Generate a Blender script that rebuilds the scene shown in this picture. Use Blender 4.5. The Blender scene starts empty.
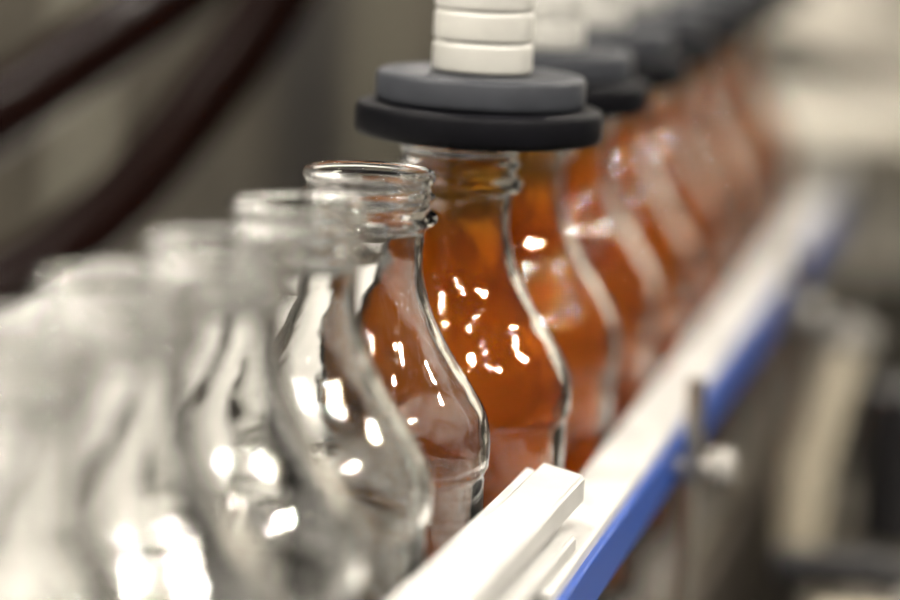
import bpy, bmesh, math, random
from mathutils import Vector, Matrix
random.seed(4)
scene = bpy.context.scene
COL = scene.collection

# ---------------------------------------------------------------- materials
def mat(name, col, rough=0.5, metal=0.0, noise=0.0, nscale=20.0, coat=0.0, spec=0.5):
    m = bpy.data.materials.new(name); m.use_nodes = True
    nt = m.node_tree; b = nt.nodes['Principled BSDF']
    b.inputs['Base Color'].default_value = (*col, 1)
    b.inputs['Roughness'].default_value = rough
    b.inputs['Metallic'].default_value = metal
    b.inputs['Coat Weight'].default_value = coat
    b.inputs['Specular IOR Level'].default_value = spec
    if noise > 0:
        tc = nt.nodes.new('ShaderNodeTexCoord'); n = nt.nodes.new('ShaderNodeTexNoise')
        n.inputs['Scale'].default_value = nscale; n.inputs['Detail'].default_value = 5
        r = nt.nodes.new('ShaderNodeValToRGB')
        r.color_ramp.elements[0].position = .3; r.color_ramp.elements[1].position = .7
        r.color_ramp.elements[0].color = (*[c*(1-noise) for c in col], 1)
        r.color_ramp.elements[1].color = (*[min(1, c*(1+noise)) for c in col], 1)
        nt.links.new(tc.outputs['Object'], n.inputs['Vector'])
        nt.links.new(n.outputs['Fac'], r.inputs['Fac'])
        nt.links.new(r.outputs['Color'], b.inputs['Base Color'])
    return m

def emis(name, col, s):
    m = bpy.data.materials.new(name); m.use_nodes = True
    nt = m.node_tree; nt.nodes.clear()
    e = nt.nodes.new('ShaderNodeEmission'); o = nt.nodes.new('ShaderNodeOutputMaterial')
    e.inputs[0].default_value = (*col, 1); e.inputs[1].default_value = s
    nt.links.new(e.outputs[0], o.inputs[0]); return m

def glass_mat():
    m = bpy.data.materials.new('clear_glass'); m.use_nodes = True
    nt = m.node_tree; nt.nodes.clear()
    g = nt.nodes.new('ShaderNodeBsdfGlass'); o = nt.nodes.new('ShaderNodeOutputMaterial')
    g.inputs['Color'].default_value = (0.99, 0.99, 0.985, 1); g.inputs['Roughness'].default_value = 0.0
    g.inputs['IOR'].default_value = 1.5
    tc = nt.nodes.new('ShaderNodeTexCoord'); n = nt.nodes.new('ShaderNodeTexNoise'); bp = nt.nodes.new('ShaderNodeBump')
    n.inputs['Scale'].default_value = 60; n.inputs['Detail'].default_value = 1
    bp.inputs['Strength'].default_value = 0.35; bp.inputs['Distance'].default_value = 0.002
    nt.links.new(tc.outputs['Object'], n.inputs['Vector']); nt.links.new(n.outputs['Fac'], bp.inputs['Height'])
    nt.links.new(bp.outputs['Normal'], g.inputs['Normal'])
    nt.links.new(g.outputs[0], o.inputs[0]); return m

def liquid_mat():
    m = bpy.data.materials.new('amber_liquid'); m.use_nodes = True
    nt = m.node_tree; nt.nodes.clear(); N = nt.nodes.new; LK = nt.links.new
    o = N('ShaderNodeOutputMaterial')
    g = N('ShaderNodeBsdfGlass'); g.inputs['IOR'].default_value = 1.34
    d = N('ShaderNodeBsdfDiffuse'); t = N('ShaderNodeBsdfTranslucent')
    tc = N('ShaderNodeTexCoord'); n = N('ShaderNodeTexNoise'); n.inputs['Scale'].default_value = 14; n.inputs['Detail'].default_value = 2
    r = N('ShaderNodeValToRGB')
    r.color_ramp.elements[0].position = .36; r.color_ramp.elements[1].position = .70
    r.color_ramp.elements[0].color = (0.30, 0.060, 0.003, 1); r.color_ramp.elements[1].color = (0.76, 0.27, 0.012, 1)
    LK(tc.outputs['Object'], n.inputs['Vector']); LK(n.outputs['Fac'], r.inputs['Fac'])
    # head of the fill is paler and more golden
    sx = N('ShaderNodeSeparateXYZ'); mr = N('ShaderNodeMapRange')
    LK(tc.outputs['Object'], sx.inputs[0]); LK(sx.outputs['Z'], mr.inputs['Value'])
    mr.inputs['From Min'].default_value = .207; mr.inputs['From Max'].default_value = .226
    mc = N('ShaderNodeMixRGB'); mc.inputs['Color2'].default_value = (0.42, 0.22, 0.025, 1)
    LK(mr.outputs[0], mc.inputs['Fac']); LK(r.outputs['Color'], mc.inputs['Color1'])
    mg = N('ShaderNodeMixRGB'); mg.inputs['Color1'].default_value = (0.94, 0.45, 0.04, 1); mg.inputs['Color2'].default_value = (0.93, 0.66, 0.20, 1)
    LK(mr.outputs[0], mg.inputs['Fac']); LK(mg.outputs[0], g.inputs['Color'])
    LK(mc.outputs['Color'], d.inputs['Color']); LK(mc.outputs['Color'], t.inputs['Color'])
    m1 = N('ShaderNodeMixShader'); m1.inputs[0].default_value = 0.6
    LK(d.outputs[0], m1.inputs[1]); LK(t.outputs[0], m1.inputs[2])
    m2 = N('ShaderNodeMixShader'); m2.inputs[0].default_value = 0.56
    LK(g.outputs[0], m2.inputs[1]); LK(m1.outputs[0], m2.inputs[2])
    LK(m2.outputs[0], o.inputs[0]); return m

M_GLASS = glass_mat(); M_LIQ = liquid_mat()
M_RUB = mat('black_rubber', (0.003, 0.003, 0.004), 0.55, noise=.3, nscale=60, spec=.05)
M_GREY = mat('grey_plastic', (0.026, 0.028, 0.033), 0.5, noise=.12, nscale=80, spec=.12)
M_WPIPE = mat('white_acetal', (0.33, 0.325, 0.30), 0.35, noise=.05)
M_WHITE = mat('white_hdpe', (0.42, 0.415, 0.395), 0.4, noise=.08, nscale=30)
M_BLUE = mat('blue_hdpe', (0.006, 0.045, 0.24), 0.4, spec=.3)
M_STEEL = mat('stainless_steel', (0.40, 0.38, 0.34), 0.32, 0.9, noise=.1)
M_FRAME = mat('frame_steel', (0.10, 0.085, 0.07), 0.35, 0.6, noise=.2, nscale=8)
M_DULL = mat('dull_steel', (0.075, 0.066, 0.050), 0.5, 0.3, noise=.35, nscale=6)
M_BELT = mat('conveyor_plate', (0.16, 0.15, 0.135), 0.4, 0.3, noise=.1)
M_DECK = mat('pale_deck', (0.70, 0.69, 0.67), 0.4, 0.05, noise=.1)
M_HOSE = mat('dark_hose_rubber', (0.005, 0.0018, 0.0014), 0.2, spec=.10)
M_CREAM = mat('cream_paint', (0.38, 0.34, 0.26), 0.45, noise=.06, nscale=8)
M_POST = mat('post_paint', (0.28, 0.265, 0.21), 0.5, noise=.06, nscale=8)
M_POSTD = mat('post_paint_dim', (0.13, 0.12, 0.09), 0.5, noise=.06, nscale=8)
M_COVER = mat('pale_cover', (0.74, 0.70, 0.61), 0.5, noise=.06, nscale=5)
M_BLACK = mat('black_knob_plastic', (0.008, 0.008, 0.01), 0.4)
M_KNOB = mat('grey_knob_plastic', (0.22, 0.21, 0.19), 0.4)
M_WALL = mat('wall_paint', (0.06, 0.054, 0.042), 0.8, noise=.2, nscale=2)
M_FLOOR = mat('floor_concrete', (0.06, 0.053, 0.044), 0.7, noise=.25, nscale=3)
M_LAMP = emis('lamp_tube', (1.0, 0.93, 0.82), 9.0)
M_ADDED_BULB = emis('added_highlight_bulb', (1.0, 0.93, 0.83), 1600.0)

# ---------------------------------------------------------------- helpers
def obj(name, me, m=None, parent=None, loc=None, rotz=0.0):
    o = bpy.data.objects.new(name, me); COL.objects.link(o)
    if m is not None and not me.materials: me.materials.append(m)
    if loc is not None: o.location = loc
    o.rotation_euler[2] = rotz
    if parent: o.parent = parent
    return o

def empty(name, loc=(0, 0, 0), rotz=0.0):
    o = bpy.data.objects.new(name, None); COL.objects.link(o)
    o.location = loc; o.rotation_euler[2] = rotz; o.empty_display_size = .02
    return o

def lathe(name, prof, seg=96, closed=False):
    bm = bmesh.new(); rings = []
    for r, z in prof:
        if r < 1e-6: rings.append([bm.verts.new((0, 0, z))])
        else: rings.append([bm.verts.new((r*math.cos(2*math.pi*i/seg), r*math.sin(2*math.pi*i/seg), z)) for i in range(seg)])
    pairs = list(zip(rings[:-1], rings[1:]))
    if closed: pairs.append((rings[-1], rings[0]))
    for a, b in pairs:
        for i in range(seg):
            j = (i+1) % seg
            if len(a) == 1 and len(b) == 1: break
            if len(a) == 1: bm.faces.new((a[0], b[i], b[j]))
            elif len(b) == 1: bm.faces.new((a[i], b[0], a[j]))
            else: bm.faces.new((a[i], b[i], b[j], a[j]))
    bmesh.ops.recalc_face_normals(bm, faces=bm.faces)
    me = bpy.data.meshes.new(name); bm.to_mesh(me); bm.free()
    for p in me.polygons: p.use_smooth = True
    return me

def smooth_prof(pts, n=5):
    out = []
    P = [pts[0]] + list(pts) + [pts[-1]]
    for i in range(1, len(P)-2):
        p0, p1, p2, p3 = [Vector(P[k]) for k in (i-1, i, i+1, i+2)]
        for k in range(n):
            t = k/n
            v = 0.5*((2*p1)+(-p0+p2)*t+(2*p0-5*p1+4*p2-p3)*t*t+(-p0+3*p1-3*p2+p3)*t**3)
            out.append((max(v.x, 0), v.y))
    out.append(tuple(pts[-1])); return out

def box(name, sx, sy, sz, m, bevel=0.002, parent=None, loc=(0, 0, 0), rotz=0.0, seg=3):
    bm = bmesh.new(); bmesh.ops.create_cube(bm, size=1.0)
    for v in bm.verts: v.co = Vector((v.co.x*sx, v.co.y*sy, v.co.z*sz))
    if bevel > 0:
        bmesh.ops.bevel(bm, geom=bm.edges[:], offset=bevel, segments=seg, affect='EDGES', profile=.5)
    me = bpy.data.meshes.new(name); bm.to_mesh(me); bm.free()
    return obj(name, me, m, parent, loc, rotz)

def cyl(name, r, p0, p1, m, parent=None, seg=40, bev=0.001):
    p0 = Vector(p0); p1 = Vector(p1); L = (p1-p0).length
    b = min(bev, r*.4, L*.4)
    me = lathe(name, [(0, 0), (r-b, 0), (r, b), (r, L-b), (r-b, L), (0, L)], seg)
    o = obj(name, me, m, parent)
    o.matrix_local = Matrix.Translation(p0) @ (p1-p0).to_track_quat('Z', 'Y').to_matrix().to_4x4()
    try: me.set_sharp_from_angle(angle=math.radians(40))
    except Exception: pass
    return o

def tube(name, pts, r, m, parent=None):
    cu = bpy.data.curves.new(name, 'CURVE'); cu.dimensions = '3D'
    cu.bevel_depth = r; cu.bevel_resolution = 10; cu.use_fill_caps = True; cu.resolution_u = 16
    s = cu.splines.new('NURBS'); s.points.add(len(pts)-1)
    for p, q in zip(s.points, pts): p.co = (*q, 1)
    s.use_endpoint_u = True; s.order_u = 4
    cu.materials.append(m)
    o = bpy.data.objects.new(name, cu); COL.objects.link(o)
    if parent: o.parent = parent
    return o

# ---------------------------------------------------------------- layout of the line
BZ = 0.90                       # top of the conveyor
H = 0.25                        # bottle height
class Line:
    def __init__(s, p, slope, t0):
        s.p = Vector(p); s.d = Vector((slope, 1)).normalized(); s.r = Vector((s.d.y, -s.d.x)); s.t0 = t0
        s.a = math.atan2(s.d.y, s.d.x) - math.pi/2
    def __call__(s, t, o, z):
        q = s.p + s.d*(t-s.t0) + s.r*o
        return (q.x, q.y, z)
LA = Line((-0.0331, 0.951), .210, 0)          # infeed (empty bottles)
LB = Line((0.001, 1.067), .182, .117)         # filling section

# ---------------------------------------------------------------- bottles
neck_top = [(.0230, 0), (.0241, -.0006), (.0247, -.0020), (.0246, -.0034), (.0238, -.0044), (.0231, -.0054), (.0230, -.0072),
            (.0236, -.0080), (.0246, -.0088), (.0248, -.0096), (.0243, -.0104), (.0233, -.0112), (.0230, -.0124), (.0230, -.0136),
            (.0236, -.0146), (.0253, -.0156), (.0261, -.0170), (.0260, -.0188),
            (.0246, -.0204), (.0222, -.0216), (.0214, -.0234)]
body = smooth_prof([(.0214, -.0234), (.0212, -.034), (.0229, -.044), (.0268, -.055), (.0333, -.067), (.0406, -.078), (.0467, -.0875),
                    (.0493, -.096), (.0499, -.1035), (.0497, -.109)], 5)
low = [(.0490, -.1105), (.0484, -.112), (.0484, -.1135)]
ring = [(.0484, -.205), (.0490, -.2065), (.0496, -.209), (.0496, -.238), (.0482, -.245), (.0445, -.2492), (.040, -.25), (.036, -.2488), (.02, -.2455), (0, -.2445)]
outer = neck_top + body[1:] + low + [(.0484, -.13), (.0484, -.16), (.0484, -.19)] + ring
inner_neck = [(.0218, -.0002), (.0210, -.0018), (.0208, -.006), (.0206, -.016), (.0192, -.022), (.0186, -.028)]
inner_body = smooth_prof([(.0186, -.028), (.0188, -.036), (.0205, -.046), (.0243, -.057), (.0306, -.069), (.0378, -.080), (.0436, -.0893),
                          (.0462, -.098), (.0467, -.105), (.0464, -.111)], 4)
inner = inner_neck + inner_body[1:] + [(.0456, -.114), (.0456, -.17), (.0456, -.235), (.0430, -.2405), (.035, -.2425), (0, -.240)]
prof = [(r, z+H) for r, z in outer[::-1]] + [(r, z+H) for r, z in inner]
bottle_me = lathe('glass_bottle_mesh', prof, 112); bottle_me.materials.append(M_GLASS)
g = .00025
liq = [(0, -.0078), (.0190, -.008), (.0206-g, -.0070), (.0206-g, -.016), (.0192-g, -.022)]
liq += [(r-g, z) for r, z in inner_body]
liq += [(.0456-g, -.114), (.0456-g, -.17), (.0456-g, -.2345), (.043-g, -.240), (.035-g, -.2420), (0, -.2396)]
liq_me = lathe('liquid_mesh', [(r, z+H) for r, z in liq], 96); liq_me.materials.append(M_LIQ)

for i in range(8):
    obj('empty_glass_bottle', bottle_me, None, None, LA(-.1002*i, [.0012, .0010, .0012, .0008, .0012, 0, 0, 0][i], BZ), random.random()*6)

FT = [.117 + .138*i for i in range(8)]
for i, t in enumerate(FT):
    e = empty('filled_glass_bottle', LB(t, 0, BZ), random.random()*6)
    obj('glass_shell', bottle_me, None, e); obj('amber_drink', liq_me, None, e)

# ---------------------------------------------------------------- filling heads
seal = lathe('seal', [(.006, 0), (.046, 0), (.0484, .0008), (.0494, .003), (.0494, .0105), (.0486, .0128), (.0465, .0137), (.006, .0137)], 96, closed=True); seal.materials.append(M_RUB)
coll = lathe('coll', [(.006, .0138), (.0405, .0138), (.0418, .0148), (.0420, .0168), (.0420, .0240), (.0412, .0257), (.0395, .0263), (.006, .0263)], 96, closed=True); coll.materials.append(M_GREY)
sp = [(.006, .0264), (.0185, .0264)]
z = .0264
for k in range(6):
    h = .0125
    sp += [(.0190, z+.0004), (.0199, z+.0012), (.0200, z+.002), (.0200, z+h-.002), (.0199, z+h-.0012), (.0190, z+h-.0004), (.0184, z+h)]
    z += h
sp += [(.012, z), (.006, z)]
slv = lathe('slv', sp, 72, closed=True); slv.materials.append(M_WPIPE)
stem = lathe('stem', [(0, z), (.011, z), (.011, .3095), (0, .3095)], 32); stem.materials.append(M_STEEL)
for i, t in enumerate(FT):
    e = empty('filling_nozzle', LB(t, .0072, BZ+H+.0006))
    obj('rubber_seal', seal, None, e); obj('grey_collar', coll, None, e); obj('white_sleeve', slv, None, e); obj('steel_stem', stem, None, e)
hd = empty('filler_manifold', LB(.60, .0072, BZ+H+.3485), LB.a)
box('manifold_body', .09, 1.3, .075, M_STEEL, .006, hd)
for k in range(8):
    cyl('manifold_cap', .014, (0, -.483+.138*k, .0376), (0, -.483+.138*k, .055), M_GREY, hd)
box('manifold_post', .06, .06, 3.4-(BZ+H+.3485)-.0375, M_STEEL, .003, hd, (0, .3, (3.4-(BZ+H+.3485)-.0375)/2+.0375))

# ---------------------------------------------------------------- conveyor (infeed + filling sections)
cv = empty('conveyor')
def section(Ln, ta, tb, nm):
    s = bpy.data.objects.new(nm, None); COL.objects.link(s); s.parent = cv
    s.location = Ln((ta+tb)/2, 0, 0); s.rotation_euler[2] = Ln.a; n = tb-ta
    box('chain_bed', .118, n, .03, M_DULL, .003, s, (0, 0, BZ-.0195))
    bm = bmesh.new(); k = int(n/.04)
    for j in range(k):
        y = -n/2 + (j+.5)*n/k
        r = bmesh.ops.create_cube(bm, size=1)
        for v in r['verts']: v.co = Vector((v.co.x*.110, v.co.y*(n/k-.002) + y, v.co.z*.004 + BZ - .0023))
    me = bpy.data.meshes.new('chain_plates'); bm.to_mesh(me); bm.free(); obj('chain_plates', me, M_BELT, s)
    for sx in (-1, 1):
        box('side_frame', .008, n, .14, M_FRAME, .002, s, (.064*sx, 0, BZ-.085))
    for yy in (-n*.4, n*.4):
        for xx in (-.05, .05):
            box('leg', .04, .04, BZ-.155, M_FRAME, .003, s, (xx, yy, (BZ-.155)/2))
    for zz in (.035, .075):
        cyl('guide_rod', .004, (-.0565, -n/2, BZ+zz), (-.0565, n/2, BZ+zz), M_STEEL, s)
    for f in (-.4, -.1, .2, .45):
        cyl('rod_support', .005, (-.072, n*f, BZ-.05), (-.072, n*f, BZ+.09), M_STEEL, s)
section(LA, -1.0, .055, 'infeed_section')
section(LB, .06, 1.2, 'filling_section')

# far guide rail: white top with blue strip
gr = empty('white_blue_guide_rail', LB(0, 0, 0), LB.a)
RZ = BZ+.110
y0, y1 = -.06, 1.45
box('white_rail', .023, y1-y0, .011, M_WHITE, .0015, gr, (.0505+.0115, (y0+y1)/2, RZ-.0055))
box('blue_strip', .005, y1-y0, .020, M_BLUE, .001, gr, (.0505+.0235, (y0+y1)/2, RZ-.0150))
for t in (.270, .74, 1.2):
    cyl('bracket_rod', .0042, (.084, t, BZ-.10), (.084, t, RZ+.024), M_STEEL, gr)
    cyl('bracket_arm', .0035, (.0765, t, RZ-.016), (.093, t, RZ-.016), M_STEEL, gr)
    cyl('bracket_knob', .0085, (.091, t, RZ-.016), (.103, t, RZ-.016), M_KNOB, gr)
    box('clamp_foot', .040, .03, .02, M_STEEL, .002, gr, (.089, t, BZ-.10))
# near guide bars
nr = empty('white_guide_bar', LA(0, 0, 0), LA.a)
def bar(name, x0, x1, ya, yb, skew, z0, z1, m, par, bev=.0012):
    bm = bmesh.new(); vs = []
    for zz in (z0, z1):
        for x, y in ((x0, ya), (x1, ya), (x1, yb-skew), (x0, yb)):
            vs.append(bm.verts.new((x, y, zz)))
    for f in ((0, 3, 2, 1), (4, 5, 6, 7), (0, 1, 5, 4), (1, 2, 6, 5), (2, 3, 7, 6), (3, 0, 4, 7)):
        bm.faces.new([vs[i] for i in f])
    bmesh.ops.recalc_face_normals(bm, faces=bm.faces)
    bmesh.ops.bevel(bm, geom=bm.edges[:], offset=bev, segments=3, affect='EDGES')
    me = bpy.data.meshes.new(name); bm.to_mesh(me); bm.free(); return obj(name, me, m, par)
bar('inner_strip', .0525, .0582, -.85, .071, .006, RZ+.0095, RZ+.0190, M_WHITE, nr, .001)
bar('upper_bar', .0597, .0800, -.85, .066, .018, RZ+.0115, RZ+.0225, M_WHITE, nr)
bar('gap_strip', .054, .073, -.85, .048, .012, RZ+.0072, RZ+.0094, M_BLACK, nr, .0006)  # black strip set back in the dark gap between the bars
bar('lower_bar', .0545, .0840, -.85, .034, .022, RZ+.0002, RZ+.0071, M_WHITE, nr)
for t in (-.25, -.65):
    cyl('bracket_rod', .0042, (.0885, t, BZ-.10), (.0885, t, RZ+.01), M_STEEL, nr)
    box('clamp_foot', .04, .03, .02, M_STEEL, .002, nr, (.089, t, BZ-.10))

# ---------------------------------------------------------------- hoses (left)
hs = empty('dark_hose')
tube('hose_body', [(-.02, 1.56, 1.46), (-.035, 1.55, 1.34), (-.065, 1.54, 1.24), (-.0976, 1.533, 1.168), (-.129, 1.525, 1.120), (-.176, 1.515, 1.056), (-.2177, 1.51, 1.020), (-.262, 1.51, 0.998), (-.34, 1.50, .965), (-.44, 1.50, .93), (-.50, 1.50, .872)], .0185, M_HOSE, hs)
hs2 = empty('dark_hose')
tube('hose_body', [(-.04, 1.63, 1.47), (-.06, 1.60, 1.30), (-.108, 1.56, 1.21), (-.156, 1.53, 1.166), (-.196, 1.527, 1.137), (-.242, 1.52, 1.101), (-.30, 1.52, 1.060), (-.40, 1.52, .99), (-.50, 1.58, .872)], .0200, M_HOSE, hs2)

dk = empty('machine_deck', (-.52, 1.35, 0), LB.a*.9)
box('deck_plate', .76, 2.3, .012, M_DECK, .003, dk, (0, 0, .862))
box('deck_base', .70, 2.2, .856, M_DULL, .01, dk, (0, 0, .428))

# ---------------------------------------------------------------- right-hand machinery
cvr = empty('machine_cover', (.235, 2.33, 0), math.radians(10.5))
box('cover_shell', .60, .66, .40, M_COVER, .02, cvr, (.31, 0, 1.287))
box('cover_window_frame', .012, .40, .2, M_WPIPE, .004, cvr, (.005, 0, 1.32))
box('cover_leg', .05, .05, 1.09, M_STEEL, .004, cvr, (.56, -.28, .545))
box('cover_leg', .05, .05, 1.09, M_STEEL, .004, cvr, (.56, .28, .545))
wt = empty('white_transfer_table', (.66, 2.98, 0))
box('table_top', .84, .34, .06, M_COVER, .01, wt, (0, 0, .955))
box('table_skirt', .82, .02, .07, M_COVER, .004, wt, (0, -.15, .890))
for sx in (-1, 1):
    box('table_leg', .06, .06, .925, M_CREAM, .004, wt, (.36*sx, 0, .4625))
rd = empty('drive_unit', (.52, 1.45, 0), LB.a)
def rl(x, y, z):   # world -> drive unit local
    v = Vector((x-.52, y-1.45)); c, s = math.cos(-LB.a), math.sin(-LB.a)
    return (v.x*c - v.y*s, v.x*s + v.y*c, z)
box('drive_deck', .66, 1.10, .015, M_DULL, .003, rd, (0, 0, .857))
box('drive_base', .60, 1.04, .85, M_WALL, .01, rd, (0, 0, .425))
tube('cream_pipe', [rl(*p) for p in [(.200, 1.60, .865), (.200, 1.60, .89), (.203, 1.605, .915), (.212, 1.61, .95), (.226, 1.62, .995)]], .0135, M_CREAM, rd)
cyl('pipe_collar', .017, rl(.2215, 1.617, .982), rl(.227, 1.6205, .998), M_KNOB, rd)
cyl('black_motor', .026, rl(.265, 1.66, .865), rl(.265, 1.66, .955), M_BLACK, rd)
box('gear_housing', .08, .07, .04, M_KNOB, .012, rd, rl(.27, 1.36, .884), .3)
cyl('motor_flange', .024, rl(.27, 1.36, .904), rl(.27, 1.36, .918), M_STEEL, rd)
box('clamp_body', .062, .022, .018, M_BLACK, .005, rd, rl(.205, 1.47, .890), .1)
cyl('clamp_post', .006, rl(.205, 1.47, .865), rl(.205, 1.47, .882), M_STEEL, rd)
box('clamp_handle', .05, .022, .018, M_BLACK, .005, rd, rl(.26, 1.49, .880), -.2)
box('spacer_block', .05, .03, .02, M_CREAM, .004, rd, rl(.215, 1.40, .875), .2)
cyl('bolt_head', .009, rl(.185, 1.33, .865), rl(.185, 1.33, .876), M_STEEL, rd)
cyl('bolt_head', .009, rl(.23, 1.30, .865), rl(.23, 1.30, .876), M_STEEL, rd)

# ---------------------------------------------------------------- room and background machine
def slab(name, sx, sy, sz, loc, m): return box(name, sx, sy, sz, m, 0, None, loc)
slab('floor', 9, 9, .1, (0, 2, -.05), M_FLOOR)
slab('wall_back', 9, .1, 3.4, (0, 5.0, 1.7), M_WALL)
slab('wall_left', .1, 9, 3.4, (-3.2, 2, 1.7), M_WALL)
cb = empty('steel_cabinet')
box('cabinet_body', 1.7, .5, 1.9, M_DULL, .01, cb, (-.55, 3.95, .95))
for x, w, m in ((-.60, .06, M_POSTD), (-.425, .03, M_POST), (-.27, .05, M_WALL), (-.17, .05, M_BLACK), (-.09, .03, M_POSTD), (.08, .04, M_WALL)):
    box('cabinet_post', w, .03, 1.8, m, .004, cb, (x, 3.68, .95))

# ---------------------------------------------------------------- lamps
def fixture(x, y, z, sx, sy, rz, m, nm='ceiling_lamp'):
    e = empty(nm, (x, y, z), rz)
    box('housing', sx+.04, sy+.04, .05, M_WPIPE, .004, e, (0, 0, .032))
    box('diffuser', sx, sy, .012, m, .002, e)
    cyl('hanger', .008, (0, 0, .057), (0, 0, 3.4-z), M_STEEL, e)
for x, y in ((-1.3, 1.2), (1.2, 1.2), (.9, 3.0)):
    fixture(x, y, 2.9, .3, .9, 0, M_LAMP)
def highlight_bulbs(x, y, z, rz, xs=(-.40, .38), br=.027):  # unseen lamps added to put highlights and bokeh on the glass
    e = empty('added_highlight_bar', (x, y, z), rz)
    box('rail', .9, .03, .03, M_GREY, .003, e, (0, 0, .09))
    cyl('cord', .004, (0, 0, .10), (0, 0, 3.4-z), M_BLACK, e)
    for k, xx in enumerate(xs):
        me = lathe('shade', [(.012, .075), (.03, .05), (.045, 0), (.043, 0), (.028, .049), (.010, .073)], 32, closed=True)
        obj('shade', me, M_GREY, e, (xx, 0, 0))
        cyl('bulb_disc', br, (xx, 0, .003), (xx, 0, .010), M_ADDED_BULB, e, 20)
for x, y, z, a in ((.62, .1, 2.1, .5), (-.7, .35, 2.1, -.6), (1.0, .9, 1.9, 1.2), (-.45, 1.3, 2.1, .9),
                   (.75, 2.2, 1.9, .8), (-.25, 2.9, 2.0, .1), (.15, .2, 2.5, .2)):
    highlight_bulbs(x, y, z, a)
# small unseen lamps added over the infeed for more highlights on near bottles
highlight_bulbs(-.55, .55, 1.80, 1.3, (-.38, 0, .37), .0125)
highlight_bulbs(.30, .25, 1.95, 1.0, (-.40, -.05, .36), .0125)

w = bpy.data.worlds.new('World'); scene.world = w; w.use_nodes = True
w.node_tree.nodes['Background'].inputs[0].default_value = (1.0, 0.93, 0.83, 1)
w.node_tree.nodes['Background'].inputs[1].default_value = 0.08
scene.view_settings.view_transform = 'Standard'

# ---------------------------------------------------------------- camera
cam = bpy.data.cameras.new('camera'); co = bpy.data.objects.new('camera', cam); COL.objects.link(co)
P = math.atan(559/3600); rho = 0.05
f = Vector((0, math.cos(P), -math.sin(P))); up0 = Vector((0, math.sin(P), math.cos(P))); r0 = Vector((1, 0, 0))
r = (r0 + rho*up0).normalized(); u = (up0 - rho*r0).normalized()
M = Matrix((r, u, -f)).transposed().to_4x4(); M.translation = Vector((0, -.368, 1.307))
co.matrix_world = M
cam.sensor_width = 36; cam.lens = 144; cam.clip_start = .02
cam.dof.use_dof = True; cam.dof.focus_distance = 1.355; cam.dof.aperture_fstop = 2.9
scene.camera = co
